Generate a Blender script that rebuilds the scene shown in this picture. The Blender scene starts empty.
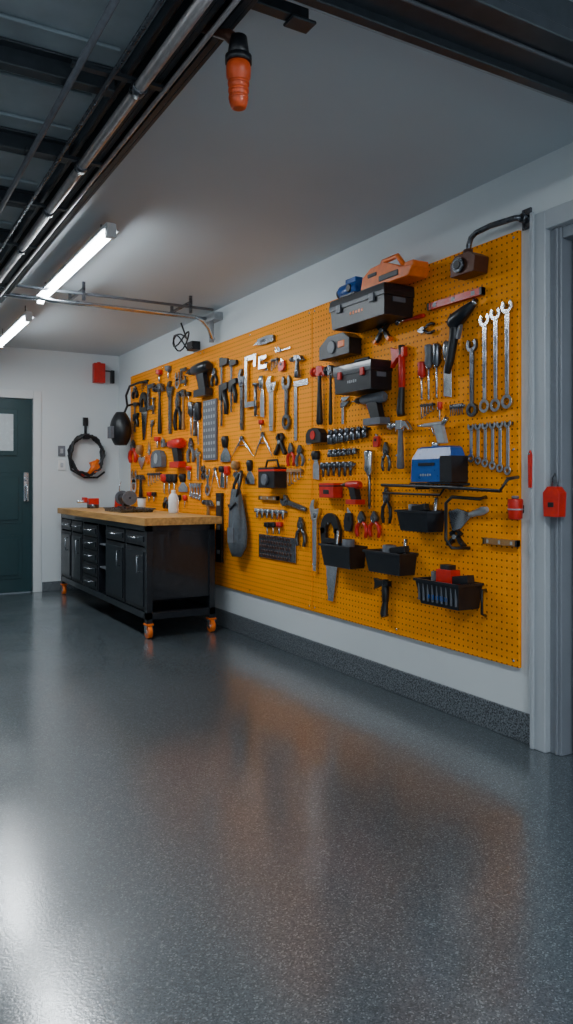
import bpy, bmesh, math, random
from mathutils import Vector, Matrix
random.seed(4)
S_, C_ = 0.4981, 0.8671
HC = 1.14      # eye height
XB = 2.556     # pegboard face
XW = 2.575     # right wall face
YF = 8.2       # far wall face
H = 2.54

# ------------------------------------------------------------ materials
def nt(name):
    m = bpy.data.materials.new(name); m.use_nodes = True
    t = m.node_tree; return m, t, t.nodes['Principled BSDF']
def mat(name, col, rough=0.5, metal=0.0, var=0.15, scale=30, bump=0.0, coat=0.0):
    m, t, p = nt(name)
    tc = t.nodes.new('ShaderNodeTexCoord')
    n = t.nodes.new('ShaderNodeTexNoise'); n.inputs['Scale'].default_value = scale; n.inputs['Detail'].default_value = 4
    t.links.new(tc.outputs['Object'], n.inputs['Vector'])
    r = t.nodes.new('ShaderNodeValToRGB')
    r.color_ramp.elements[0].position = 0.3; r.color_ramp.elements[1].position = 0.7
    r.color_ramp.elements[0].color = [c*(1-var) for c in col]+[1]
    r.color_ramp.elements[1].color = [min(1, c*(1+var)) for c in col]+[1]
    t.links.new(n.outputs['Fac'], r.inputs['Fac']); t.links.new(r.outputs['Color'], p.inputs['Base Color'])
    mr = t.nodes.new('ShaderNodeMapRange'); mr.inputs['To Min'].default_value = max(0.05, rough-0.08); mr.inputs['To Max'].default_value = min(1, rough+0.08)
    t.links.new(n.outputs['Fac'], mr.inputs['Value']); t.links.new(mr.outputs['Result'], p.inputs['Roughness'])
    p.inputs['Metallic'].default_value = metal
    p.inputs['Coat Weight'].default_value = coat
    if bump:
        b = t.nodes.new('ShaderNodeBump'); b.inputs['Strength'].default_value = bump; b.inputs['Distance'].default_value = 0.01
        t.links.new(n.outputs['Fac'], b.inputs['Height']); t.links.new(b.outputs['Normal'], p.inputs['Normal'])
    return m
def emis(name, col, s):
    m, t, p = nt(name)
    p.inputs['Base Color'].default_value = (*col, 1)
    p.inputs['Emission Color'].default_value = (*col, 1); p.inputs['Emission Strength'].default_value = s
    return m

M = dict(
 steel=mat('brushed_steel', (.60,.62,.65), .22, 1.0),
 dsteel=mat('dark_steel', (.15,.16,.18), .28, .95),
 grey=mat('grey_plastic', (.12,.13,.15), .45),
 lgrey=mat('light_grey_paint', (.36,.38,.40), .45),
 black=mat('black_rubber', (.009,.010,.013), .4),
 bmetal=mat('black_powder_coat', (.013,.016,.022), .32, .3, coat=.3),
 red=mat('red_plastic', (.60,.018,.010), .35),
 orange=mat('orange_plastic', (.95,.17,.003), .35),
 cord=mat('burnt_orange_rubber', (.60,.07,.010), .4),
 blue=mat('blue_plastic', (.003,.085,.36), .3),
 white=mat('white_plastic', (.75,.76,.76), .4, var=.04),
 wood=mat('handle_wood', (.30,.15,.05), .5, scale=60),
 cloth=mat('grey_canvas', (.085,.10,.115), .85, bump=.6, scale=80),
 brown=mat('brown_metal', (.10,.04,.025), .4, .4),
 pinkpipe=mat('galvanised_pipe', (.5,.46,.45), .36, .85),
 casing=mat('casing_paint', (.42,.45,.48), .45, var=.04, scale=3),
 jamb=mat('jamb_paint', (.20,.22,.25), .45, var=.04, scale=3),
 doorgrey=mat('grey_door_paint', (.085,.095,.115), .45, var=.04, scale=3),
 green=mat('green_door_paint', (.005,.036,.042), .4, var=.1, scale=3),
 darkpaint=mat('dark_track_paint', (.045,.054,.064), .35, .4),
 panel=mat('overhead_panel_paint', (.32,.38,.41), .45, var=.25, scale=4),
 wall=mat('wall_paint', (.66,.70,.72), .75, var=.02, scale=2, bump=.03),
 ceil=mat('ceiling_paint', (.53,.59,.63), .6, var=.02, scale=2),
 trimw=mat('white_trim_paint', (.66,.69,.70), .5, var=.03, scale=3),
 glass=mat('frosted_glass', (.5,.55,.57), .25, var=.05),
 tube=emis('tube_glow', (.86,.95,1), 48),
)
# floor: epoxy with flakes under a clear coat
def floor_mat():
    m, t, p = nt('flake_epoxy_floor')
    tc = t.nodes.new('ShaderNodeTexCoord')
    v = t.nodes.new('ShaderNodeTexVoronoi'); v.inputs['Scale'].default_value = 270
    n = t.nodes.new('ShaderNodeTexNoise'); n.inputs['Scale'].default_value = 1.3; n.inputs['Detail'].default_value = 3
    for k in (v, n): t.links.new(tc.outputs['Object'], k.inputs['Vector'])
    bw = t.nodes.new('ShaderNodeSeparateColor'); t.links.new(v.outputs['Color'], bw.inputs['Color'])
    r = t.nodes.new('ShaderNodeValToRGB'); r.color_ramp.interpolation = 'CONSTANT'
    els = r.color_ramp.elements
    els[0].color = (.026,.038,.046,1); els[1].position = .3; els[1].color = (.050,.067,.078,1)
    e = els.new(.68); e.color = (.075,.097,.111,1)
    e = els.new(.92); e.color = (.155,.185,.205,1)
    t.links.new(bw.outputs[0], r.inputs['Fac']); t.links.new(r.outputs['Color'], p.inputs['Base Color'])
    mr = t.nodes.new('ShaderNodeMapRange'); mr.interpolation_type = 'SMOOTHSTEP'; mr.inputs['From Min'].default_value = .3; mr.inputs['From Max'].default_value = .7
    mr.inputs['To Min'].default_value = .12; mr.inputs['To Max'].default_value = .22
    t.links.new(n.outputs['Fac'], mr.inputs['Value']); t.links.new(mr.outputs['Result'], p.inputs['Coat Roughness'])
    p.inputs['Roughness'].default_value = .5
    n2 = t.nodes.new('ShaderNodeTexNoise'); n2.inputs['Scale'].default_value = 120
    t.links.new(tc.outputs['Object'], n2.inputs['Vector'])
    b = t.nodes.new('ShaderNodeBump'); b.inputs['Strength'].default_value = .10; b.inputs['Distance'].default_value = .003
    t.links.new(n2.outputs['Fac'], b.inputs['Height']); t.links.new(b.outputs['Normal'], p.inputs['Normal']); t.links.new(b.outputs['Normal'], p.inputs['Coat Normal'])
    p.inputs['Coat Weight'].default_value = 1; p.inputs['Coat IOR'].default_value = 1.95
    return m
def granite_mat():
    m, t, p = nt('granite_flake_base')
    tc = t.nodes.new('ShaderNodeTexCoord')
    v = t.nodes.new('ShaderNodeTexNoise'); v.inputs['Scale'].default_value = 130; v.inputs['Detail'].default_value = 3
    t.links.new(tc.outputs['Object'], v.inputs['Vector'])
    r = t.nodes.new('ShaderNodeValToRGB'); els = r.color_ramp.elements
    els[0].position = .38; els[0].color = (.013,.016,.021,1); els[1].position = .62; els[1].color = (.19,.215,.235,1)
    t.links.new(v.outputs['Fac'], r.inputs['Fac']); t.links.new(r.outputs['Color'], p.inputs['Base Color'])
    p.inputs['Roughness'].default_value = .5
    return m
def peg_mat():
    m, t, p = nt('orange_pegboard')
    g = t.nodes.new('ShaderNodeNewGeometry')
    sc = t.nodes.new('ShaderNodeVectorMath'); sc.operation = 'MULTIPLY'; k = 1/.031; sc.inputs[1].default_value = (0, k, k)
    fr = t.nodes.new('ShaderNodeVectorMath'); fr.operation = 'FRACTION'
    sb = t.nodes.new('ShaderNodeVectorMath'); sb.operation = 'SUBTRACT'; sb.inputs[1].default_value = (0,.5,.5)
    ln = t.nodes.new('ShaderNodeVectorMath'); ln.operation = 'LENGTH'
    t.links.new(g.outputs['Position'], sc.inputs[0]); t.links.new(sc.outputs[0], fr.inputs[0]); t.links.new(fr.outputs[0], sb.inputs[0]); t.links.new(sb.outputs[0], ln.inputs[0])
    mr = t.nodes.new('ShaderNodeMapRange'); mr.inputs['From Min'].default_value = .12; mr.inputs['From Max'].default_value = .18
    t.links.new(ln.outputs['Value'], mr.inputs['Value'])
    n = t.nodes.new('ShaderNodeTexNoise'); n.inputs['Scale'].default_value = 2.5
    t.links.new(g.outputs['Position'], n.inputs['Vector'])
    r = t.nodes.new('ShaderNodeValToRGB'); e = r.color_ramp.elements
    e[0].color = (1.0,.30,.0,1); e[1].color = (1.0,.34,.0,1)
    t.links.new(n.outputs['Fac'], r.inputs['Fac'])
    mx = t.nodes.new('ShaderNodeMix'); mx.data_type = 'RGBA'
    mx.inputs[6].default_value = (.16,.035,.001,1)
    t.links.new(mr.outputs['Result'], mx.inputs[0]); t.links.new(r.outputs['Color'], mx.inputs[7])
    t.links.new(mx.outputs[2], p.inputs['Base Color'])
    b = t.nodes.new('ShaderNodeBump'); b.inputs['Strength'].default_value = .6; b.inputs['Distance'].default_value = .002
    t.links.new(mr.outputs['Result'], b.inputs['Height']); t.links.new(b.outputs['Normal'], p.inputs['Normal'])
    p.inputs['Roughness'].default_value = .5; p.inputs['Specular IOR Level'].default_value = .15
    return m
def plank_mat():
    m, t, p = nt('bench_top_wood')
    tc = t.nodes.new('ShaderNodeTexCoord'); mp = t.nodes.new('ShaderNodeMapping'); mp.inputs['Scale'].default_value = (40, 3, 40)
    n = t.nodes.new('ShaderNodeTexNoise'); n.inputs['Scale'].default_value = 1; n.inputs['Detail'].default_value = 6
    t.links.new(tc.outputs['Object'], mp.inputs[0]); t.links.new(mp.outputs[0], n.inputs['Vector'])
    r = t.nodes.new('ShaderNodeValToRGB'); e = r.color_ramp.elements
    e[0].position = .3; e[0].color = (.38,.18,.045,1); e[1].position = .7; e[1].color = (.66,.36,.11,1)
    t.links.new(n.outputs['Fac'], r.inputs['Fac']); t.links.new(r.outputs['Color'], p.inputs['Base Color'])
    p.inputs['Roughness'].default_value = .45
    return m
M['floor'] = floor_mat(); M['granite'] = granite_mat(); M['peg'] = peg_mat(); M['plank'] = plank_mat()

# ------------------------------------------------------------ builder
class B:
    def __init__(s): s.bm = bmesh.new(); s.ms = []
    def mi(s, m):
        if m not in s.ms: s.ms.append(m)
        return s.ms.index(m)
    def loops(s, ls, m, smooth=False, c0=True, c1=True, closed=True):
        k = s.mi(m); vs = [[s.bm.verts.new(Vector(p)) for p in l] for l in ls]; n = len(ls[0])
        for a, b in zip(vs[:-1], vs[1:]):
            for i in range(n if closed else n-1):
                f = s.bm.faces.new((a[i], a[(i+1) % n], b[(i+1) % n], b[i])); f.material_index = k; f.smooth = smooth
        if c0: f = s.bm.faces.new(vs[0]); f.material_index = k
        if c1: f = s.bm.faces.new(vs[-1][::-1]); f.material_index = k
    def box(s, c, d, m, rz=0):
        x, y, z = d[0]/2, d[1]/2, d[2]/2; R = Matrix.Rotation(rz, 3, 'Z'); c = Vector(c)
        q = [(-x,-y),(x,-y),(x,y),(-x,y)]
        s.loops([[c+R@Vector((a,b,-z)) for a, b in q], [c+R@Vector((a,b,z)) for a, b in q]], m)
    def bb(s, x0, x1, y0, y1, z0, z1, m): s.box(((x0+x1)/2,(y0+y1)/2,(z0+z1)/2), (abs(x1-x0),abs(y1-y0),abs(z1-z0)), m)
    def poly(s, pts, z0, z1, m): s.loops([[(a,b,z0) for a, b in pts], [(a,b,z1) for a, b in pts]], m)
    def tube(s, pts, r, m, n=8, sq=1.0):
        pts = [Vector(p) for p in pts]; rs = r if isinstance(r, (list, tuple)) else [r]*len(pts); ls = []
        up = None
        for i, p in enumerate(pts):
            t = (pts[min(i+1, len(pts)-1)]-pts[max(i-1, 0)]).normalized()
            if up is None:
                up = Vector((0,0,1)) if abs(t.z) < .9 else Vector((0,1,0))
            a = (up - t*up.dot(t)).normalized(); b = t.cross(a); up = a
            ls.append([p + (a*math.cos(2*math.pi*j/n)*sq + b*math.sin(2*math.pi*j/n))*rs[i] for j in range(n)])
        s.loops(ls, m, True)
    def cyl(s, p0, p1, r, m, r2=None, n=16): s.tube([p0, p1], [r, r if r2 is None else r2], m, n)
    def arc(s, cx, cy, ri, ro, a0, a1, z0, z1, m, n=16):
        a0, a1 = math.radians(a0), math.radians(a1)
        ls = []
        for i in range(n+1):
            a = a0+(a1-a0)*i/n; c, d = math.cos(a), math.sin(a)
            ls.append([(cx+ri*c,cy+ri*d,z0),(cx+ro*c,cy+ro*d,z0),(cx+ro*c,cy+ro*d,z1),(cx+ri*c,cy+ri*d,z1)])
        s.loops(ls, m)
    def shell(s, L, D, Hh, tp, th, m, z0=.002):
        def q(i, y, k): return [(-L/2*k+i,y,z0+i),(L/2*k-i,y,z0+i),(L/2*k-i,y,z0+D*k-i),(-L/2*k+i,y,z0+D*k-i)]
        s.loops([q(0,0,tp), q(0,Hh,1), q(th,Hh,1), q(th,th,tp)], m)
        s.loops([q(-.006,Hh-.012,1), q(-.006,Hh,1), q(0,Hh,1), q(0,Hh-.012,1)], m, c0=False, c1=False)
    def done(s, name, mtx=None, bevel=.0012):
        bmesh.ops.recalc_face_normals(s.bm, faces=s.bm.faces)
        me = bpy.data.meshes.new(name); s.bm.to_mesh(me); s.bm.free()
        for k in s.ms: me.materials.append(M[k])
        o = bpy.data.objects.new(name, me); bpy.context.collection.objects.link(o)
        if mtx is not None: o.matrix_world = mtx
        if bevel:
            md = o.modifiers.new('bevel', 'BEVEL'); md.width = bevel; md.segments = 1; md.limit_method = 'ANGLE'; md.angle_limit = math.radians(50)
        return o
def frame_right(Y, Z, rot=0, n=0.001):
    m = Matrix(((0,0,-1,XB-n),(-1,0,0,Y),(0,1,0,Z),(0,0,0,1)))
    return m @ Matrix.Rotation(math.radians(rot), 4, 'Z')
def frame_far(X, Z): return Matrix(((1,0,0,X),(0,0,-1,YF-.001),(0,1,0,Z),(0,0,0,1)))
# survey of the right wall: reading along the wall / reading up the wall -> metres on the board plane (n = distance off the board)
def wy(px, n=0.0):
    u = (px-286.5)/760; return (XB-n)*(C_-S_*u)/(S_+C_*u)
def wz(py, Y, n=0.0): return HC-(py-483)/760*((XB-n)*S_+Y*C_)
def wbox(name, x0, x1, y0, y1, z0, z1, m, bevel=0):
    b = B(); cx, cy, cz = (x0+x1)/2, (y0+y1)/2, (z0+z1)/2
    b.box((0,0,0), (x1-x0, y1-y0, z1-z0), m)
    return b.done(name, Matrix.Translation((cx,cy,cz)), bevel)

# ------------------------------------------------------------ room
XL, YB = -3.2, -2.6
wbox('floor', XL-.1, XW+.13, YB-.1, YF+.13, -.1, 0, 'floor')
wbox('ceiling', XL-.1, XW+.13, YB-.1, YF+.13, H, H+.1, 'ceil')
DY0, DY1, DZ = 1.22, 2.235, 2.21
b = B(); b.bb(XW, XW+.12, DY1, YF+.1, 0, H, 'wall'); b.bb(XW, XW+.12, YB, DY0, 0, H, 'wall'); b.bb(XW, XW+.12, DY0, DY1, DZ, H, 'wall'); b.done('wall_right', bevel=0)
b = B(); GX0, GX1, GZ = .76, 1.655, 2.017
b.bb(XL, GX0, YF, YF+.12, 0, H, 'wall'); b.bb(GX1, XW, YF, YF+.12, 0, H, 'wall'); b.bb(GX0, GX1, YF, YF+.12, GZ, H, 'wall'); b.done('wall_far', bevel=0)
wbox('wall_left', XL-.1, XL, YB, YF+.1, 0, H, 'wall')
b = B(); b.bb(XL, -2.6, YB-.1, YB, 0, H, 'wall'); b.bb(2.0, XW, YB-.1, YB, 0, H, 'wall'); b.bb(-2.6, 2.0, YB-.1, YB, 2.25, H, 'wall'); b.done('wall_back', bevel=0)
wbox('baseboard_right', XW-.013, XW, 2.315, YF, 0, .132, 'granite', .003)
wbox('baseboard_far', 1.75, XW-.014, YF-.013, YF, 0, .10, 'granite', .003)
b = B()
b.bb(XW-.035, XW, 2.235, 2.312, 0, 2.29, 'casing'); b.bb(XW-.035, XW, 1.14, 1.22, 0, 2.29, 'casing'); b.bb(XW-.035, XW, 1.22, 2.235, DZ, 2.29, 'casing')
b.bb(XW-.045, XW-.035, 2.29, 2.312, 0, 2.30, 'casing')
b.bb(XW-.005, XW+.10, 2.175, 2.235, 0, DZ, 'jamb'); b.bb(XW+.0, XW+.10, 1.22, 1.26, 0, DZ, 'jamb'); b.bb(XW, XW+.10, 1.26, 2.175, DZ-.05, DZ, 'jamb')
b.bb(XW-.012, XW-.005, 2.19, 2.205, 0, DZ, 'jamb')
b.done('trim_1', bevel=.003)
b = B()
b.bb(XW+.05, XW+.09, 1.265, 2.17, .01, DZ-.055, 'doorgrey')
for z0, z1 in ((.2,.95), (1.1,2.0)):
    for y0, y1 in ((1.4,1.68), (1.78,2.06)): b.bb(XW+.04, XW+.05, y0, y1, z0, z1, 'doorgrey')
b.cyl((XW-.0,1.37,1.0),(XW+.05,1.37,1.0),.02,'steel'); b.cyl((XW-.0,1.36,1.0),(XW-.0,1.48,1.0),.01,'steel')
b.done('door_2', bevel=.004)
b = B()
b.bb(GX0+.005, GX1-.005, YF+.005, YF+.05, .01, GZ-.005, 'green')
for (x0,x1,z0,z1) in ((.87,1.16,.15,.6),(1.25,1.55,.15,.6),(.87,1.16,.72,1.25),(1.25,1.55,.72,1.25)):
    b.bb(x0, x1, YF-.004, YF+.006, z0, z1, 'green'); b.bb(x0+.04, x1-.04, YF-.016, YF, z0+.04, z1-.04, 'green')
b.bb(.88, 1.50, YF-.006, YF+.006, 1.42, 1.9, 'green'); b.bb(.92, 1.46, YF-.009, YF, 1.47, 1.85, 'glass')
b.bb(1.56, 1.61, YF-.02, YF+.006, .95, 1.25, 'steel'); b.cyl((1.585,YF-.02,1.18),(1.585,YF-.05,1.18),.02,'steel')
b.tube([(1.585,YF-.02,1.12),(1.585,YF-.07,1.1),(1.585,YF-.07,.98),(1.585,YF-.02,.96)],.011,'steel')
b.done('door_1', bevel=.003)
b = B()
b.bb(GX1, GX1+.085, YF-.02, YF, 0, GZ+.085, 'trimw'); b.bb(GX0-.085, GX0, YF-.02, YF, 0, GZ+.085, 'trimw'); b.bb(GX0, GX1, YF-.02, YF, GZ, GZ+.085, 'trimw')
b.done('trim_2', bevel=.003)

# ------------------------------------------------------------ pegboard
b = B()
for y0, y1 in ((2.395, 4.120), (4.126, 5.86), (5.866, 7.74)):
    b.bb(XB, XW-.001, y0, y1, .323, 2.256, 'peg')
    for y in (y0+.03, (y0+y1)/2, y1-.03):
        for z in (.35, 1.29, 2.23): b.cyl((XB-.003,y,z),(XB+.001,y,z),.007,'steel',n=10)
b.done('pegboard', bevel=.003)

# ------------------------------------------------------------ overhead: tracks, opened door
b = B()
for i in range(7):
    y = 1.25+i*.6
    b.bb(-2.3, .76, y, y+.585, 2.475, 2.51, 'panel')
    b.bb(-2.3, .75, y+.575, y+.625, 2.415, 2.475, 'darkpaint')
    b.bb(-2.3, .76, y+.54, y+.66, 2.466, 2.474, 'darkpaint')
    b.bb(-2.2, .72, y+.14, y+.15, 2.462, 2.474, 'panel'); b.bb(-2.2, .72, y+.42, y+.43, 2.462, 2.474, 'panel')
b.bb(.1, .14, 1.25, 5.4, 2.45, 2.475, 'darkpaint')
for x in (-2.3, .76): b.bb(x, x+.02, 1.25, 5.45, 2.44, 2.53, 'darkpaint')
b.done('overhead_garage_door', bevel=.003)
b = B()
b.bb(.83, .94, 1.0, 5.7, 2.505, 2.525, 'darkpaint'); b.bb(.83, .845, 1.0, 5.7, 2.42, 2.51, 'darkpaint'); b.bb(.925, .94, 1.0, 5.7, 2.42, 2.51, 'darkpaint')
b.bb(.845, .865, 1.0, 5.7, 2.42, 2.43, 'darkpaint'); b.bb(.905, .925, 1.0, 5.7, 2.42, 2.43, 'darkpaint')
for y in (1.2, 2.4, 3.6, 4.8): b.bb(.84, .93, y, y+.05, 2.525, H, 'darkpaint')
b.bb(.96, .985, 1.0, 5.7, 2.50, 2.53, 'darkpaint')
b.done('garage_door_track', bevel=.002)
b = B()
b.cyl((.79,1.0,2.385),(.79,5.6,2.385),.019,'pinkpipe')
b.cyl((.70,1.0,2.395),(.70,5.6,2.395),.008,'dsteel'); b.cyl((.60,1.0,2.40),(.60,5.6,2.40),.011,'grey'); b.cyl((.875,1.0,2.40),(.875,5.6,2.40),.008,'pinkpipe')
for y in (1.6,2.3,2.98,3.55,4.2,5.2): b.bb(.58,.89,y,y+.025,2.40,2.412,'darkpaint'); b.cyl((.79,y-.01,2.385),(.79,y+.035,2.385),.025,'dsteel')
b.done('torsion_pipe', bevel=0)
b = B()
b.bb(.4, 2.574, 1.50, 1.72, 2.44, H, 'darkpaint'); b.bb(.4, 2.574, 1.70, 1.735, 2.415, 2.45, 'darkpaint'); b.bb(.4, 2.574, 1.49, 1.52, 2.415, 2.45, 'darkpaint')
b.bb(.4, 2.574, 1.742, 1.752, 2.42, H, 'lgrey'); b.bb(.4,2.574,1.60,1.612,2.43,2.44,'grey')
b.done('header_beam', bevel=.003)
b = B()
b.bb(.55, 1.15, 1.87, 1.91, 2.475, H, 'darkpaint'); b.bb(1.09,1.17,1.86,1.92,2.465,2.475,'darkpaint')
b.done('cross_brace', bevel=.003)
b = B()
b.tube([(.86,2.04,2.472),(.88,2.01,2.45),(.93,1.95,2.41),(.952,1.93,2.38)], .018, 'brown', 10)
b.cyl((.952,1.93,2.40),(.952,1.93,2.33),.024,'black',.034,20); b.cyl((.952,1.93,2.345),(.952,1.93,2.325),.038,'black',n=20)
b.tube([(.952,1.93,2.33),(.952,1.93,2.315),(.952,1.93,2.285),(.952,1.93,2.28),(.952,1.93,2.215),(.952,1.93,2.20),(.952,1.93,2.197)], [.030,.035,.034,.029,.026,.021,.014], 'cord', 24)
for k in range(3): b.cyl((.952,1.93,2.272-k*.02),(.952,1.93,2.264-k*.02),.0305-.0012*k,'cord',n=24)
b.done('pendant_pull_handle', bevel=0)

def tube_light(x, y0, y1, z, power):
    b = B(); L = (y1-y0)/2; yc = (y0+y1)/2
    b.bb(-.022,.022,-L,L,.03,.06,'white')
    for s in (-1,1):
        b.loops([[(s*.022,-L,.034),(s*.042,-L,.022),(s*.042,-L,.018),(s*.022,-L,.030)],[(s*.022,L,.034),(s*.042,L,.022),(s*.042,L,.018),(s*.022,L,.030)]],'lgrey')
        b.bb(-.024,.024,s*L-.02,s*L+.02,-.02,.05,'white'); b.bb(-.004,.004,s*L*.8-.004,s*L*.8+.004,.06,H-z,'dsteel')
    b.cyl((0,-L+.02,0),(0,L-.02,0),.018,'tube')
    b.done('ceiling_tube_light', Matrix.Translation((x,yc,z)), 0)
    ld = bpy.data.lights.new('tube_light_glow', 'AREA'); ld.shape = 'RECTANGLE'; ld.size = .16; ld.size_y = 2*L; ld.energy = power; ld.color = (.88,.95,1)
    o = bpy.data.objects.new('tube_light_glow', ld); o.location = (x,yc,z-.03); bpy.context.collection.objects.link(o)
tube_light(1.18, 3.90, 5.6, 2.44, 22)
tube_light(1.20, 6.1, 7.4, 2.41, 17)
tube_light(1.2, -.6, 1.1, 2.43, 42)  # unseen fixture added behind the camera to fill in light on the pegboard
tube_light(-1.6, -.4, 1.4, 2.34, 4)  # another added out-of-view fixture, faint fill from the left
ld = bpy.data.lights.new('rear_fill', 'AREA'); ld.shape = 'RECTANGLE'; ld.size = 4.4; ld.size_y = 2.1; ld.energy = 40; ld.color = (.75,.88,1)  # added cool fill lamp just outside the unseen rear opening
o = bpy.data.objects.new('rear_opening_fill', ld); o.location = (-.3, YB-.15, 1.15); o.rotation_euler = (math.radians(90),0,0); bpy.context.collection.objects.link(o)

b = B()
b.cyl((1.0,5.66,2.47),(XW-.001,5.66,2.47),.014,'steel'); b.cyl((.6,5.42,2.42),(2.3,5.42,2.42),.014,'steel'); b.cyl((.6,5.30,2.46),(2.4,5.30,2.46),.010,'grey')
for x in (1.4,2.2): b.bb(x,x+.02,5.28,5.7,2.485,2.50,'dsteel'); b.bb(x,x+.02,5.28,5.30,2.41,H,'dsteel'); b.bb(x,x+.02,5.66,5.68,2.47,H,'dsteel')
b.bb(2.5,XW-.001,5.5,5.75,2.44,2.5,'lgrey')
b.tube([(2.3,5.42,2.42),(2.38,5.45,2.40),(2.45,5.5,2.36),(2.5,5.55,2.30),(2.54,5.6,2.3)],.014,'steel')
b.cyl((2.52,5.6,2.5),(2.52,5.6,2.27),.02,'lgrey')
b.done('ceiling_conduit', bevel=0)
b = B()
pts = [(2.36+.05*math.cos(a), 5.85+.13*math.sin(a)*(1-.02*a), 2.33+.06*math.sin(a*1.5)-.004*a) for a in [i*.4 for i in range(30)]]
b.tube([(2.3,5.7,2.42)]+pts+[(2.53,6.0,2.30)], .007, 'black', 6)
b.bb(2.50,XW-.001,5.95,6.07,2.27,2.34,'black')
b.done('coiled_cable', bevel=0)

# ------------------------------------------------------------ tool shapes (local: x right, y up, z out)
def hook(b, x, y): b.tube([(x,y,0),(x,y,.028),(x,y+.003,.034),(x,y+.014,.036)], .0028, 'steel', 6)
def wrench(b, w, h, m='steel'):
    R = w*.5
    b.poly([(-w*.16,-h/2+R*1.6),(w*.16,-h/2+R*1.6),(w*.2,h/2-R*1.7),(-w*.2,h/2-R*1.7)], .008, .017, m)
    b.poly([(-w*.07,-h*.25),(w*.07,-h*.25),(w*.07,h*.22),(-w*.07,h*.22)], .017, .0185, 'dsteel')
    b.arc(0,-h/2+R,R*.52,R,0,360,.005,.02,m,20)
    b.arc(0,h/2-R,R*.48,R*1.05,130,410,.005,.02,m,18); hook(b,0,h/2-R*1.2)
def adj_wrench(b, w, h, m='steel'):
    b.poly([(-w*.14,-h/2),(w*.14,-h/2),(w*.18,-h*.3),(w*.2,h*.25),(-w*.2,h*.25),(-w*.18,-h*.3)], .006, .02, m)
    b.poly([(-w*.2,h*.2),(w*.3,h*.22),(w*.48,h*.32),(w*.5,h*.38),(w*.1,h*.36),(0,h*.4),(w*.1,h*.5),(-w*.2,h*.48),(-w*.42,h*.38)], .004, .026, m)
    b.cyl((w*.12,h*.24,.026),(w*.12,h*.31,.026),.007,'dsteel'); hook(b,0,-h*.42)
def hammer(b, w, h, hm='wood', m='dsteel'):
    hr = min(.017, w*.13)
    b.tube([(0,-h/2,.028),(0,-h*.46,.028),(0,-h*.2,.028),(0,h*.2,.028),(0,h*.46,.028)], [hr*.9,hr*1.25,hr*1.05,hr*.75,hr*.8], hm, 10)
    hh = h*.055+.008; y = h/2-hh
    b.cyl((-w*.1,y,.028),(-w*.34,y,.028),hh*.75,m); b.cyl((-w*.34,y,.028),(-w*.5,y,.028),hh*1.05,m)
    b.box((0,y,.028),(w*.24,hh*2.2,.034),m)
    for z in (.013,.032): b.poly([(w*.1,y+hh),(w*.3,y+hh*.75),(w*.5,y-hh*1.2),(w*.44,y-hh*1.5),(w*.28,y-hh*.3),(w*.1,y-hh)], z, z+.011, m)
    hook(b,-hr*2,y-hh*1.6); hook(b,hr*2,y-hh*1.6)
def hatchet(b, w, h, hm='red', m='red'):
    hr = min(.018, w*.15)
    b.tube([(w*.05,-h/2,.026),(w*.0,-h*.42,.026),(w*.08,-h*.1,.026),(w*.08,h*.3,.026),(w*.08,h*.5,.026)], [hr*1.2,hr*1.2,hr*.9,hr*.9,hr], 'black' if hm=='red' else hm, 10)
    b.tube([(w*.08,-h*.1,.026),(w*.08,h*.36,.026)], hr*1.08, hm, 10)
    b.poly([(w*.3,h*.47),(-w*.15,h*.45),(-w*.5,h*.5),(-w*.42,h*.36),(-w*.48,h*.2),(-w*.12,h*.33),(w*.3,h*.33)], .012, .04, m)
    hook(b,0,h*.3)
def driver(b, w, h, hm='red', shaft='steel'):
    r = w*.5; y0 = h*.08
    b.tube([(0,h/2,.02),(0,h*.47,.02),(0,h*.3,.02),(0,h*.16,.02),(0,h*.1,.02),(0,y0,.02)], [r*.6,r,r*.85,r,r*.55,r*.6], hm, 12)
    b.cyl((0,y0,.02),(0,-h*.45,.02),max(.003,r*.25),shaft); b.poly([(-r*.35,-h*.44),(r*.35,-h*.44),(r*.2,-h*.5),(-r*.2,-h*.5)], .018,.022,shaft)
    hook(b,0,h*.05)
def chisel(b, w, h, hm='black'):
    b.tube([(0,h/2,.015),(0,h*.4,.015),(0,h*.2,.015)], [w*.35,w*.45,w*.35], hm, 10)
    b.poly([(-w*.2,h*.2),(w*.2,h*.2),(w*.5,0),(w*.5,-h*.5),(-w*.5,-h*.46),(-w*.5,0)], .01, .016, 'steel'); hook(b,0,h*.15)
def pliers(b, w, h, hm='red', m='dsteel'):
    r = max(.006,w*.09)
    for s in (-1,1):
        b.tube([(s*w*.05,h*.12,.016),(s*w*.36,-h*.08,.016),(s*w*.42,-h*.3,.016),(s*w*.3,-h*.5,.016)], [r*.9,r*1.2,r*1.25,r], hm, 8)
        b.poly([(0,h*.08),(s*w*.26,h*.12),(s*w*.3,h*.26),(s*w*.07,h*.5),(s*w*.015,h*.5),(s*w*.015,h*.3)], .008, .024, m)
    b.cyl((0,h*.16,.006),(0,h*.16,.03),w*.15,m); hook(b,0,h*.05)
def scissors(b, w, h, hm='orange'):
    for s in (-1,1):
        b.arc(s*w*.27,-h*.36,w*.13,w*.23,0,360,.008,.02,hm,14)
        b.poly([(-s*w*.08,h*.5),(s*w*.02,h*.0),(s*w*.25,-h*.22),(s*w*.1,-h*.22),(-s*w*.14,0)], .01+.003*s,.015+.003*s,'steel')
    hook(b,0,-h*.1)
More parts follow.
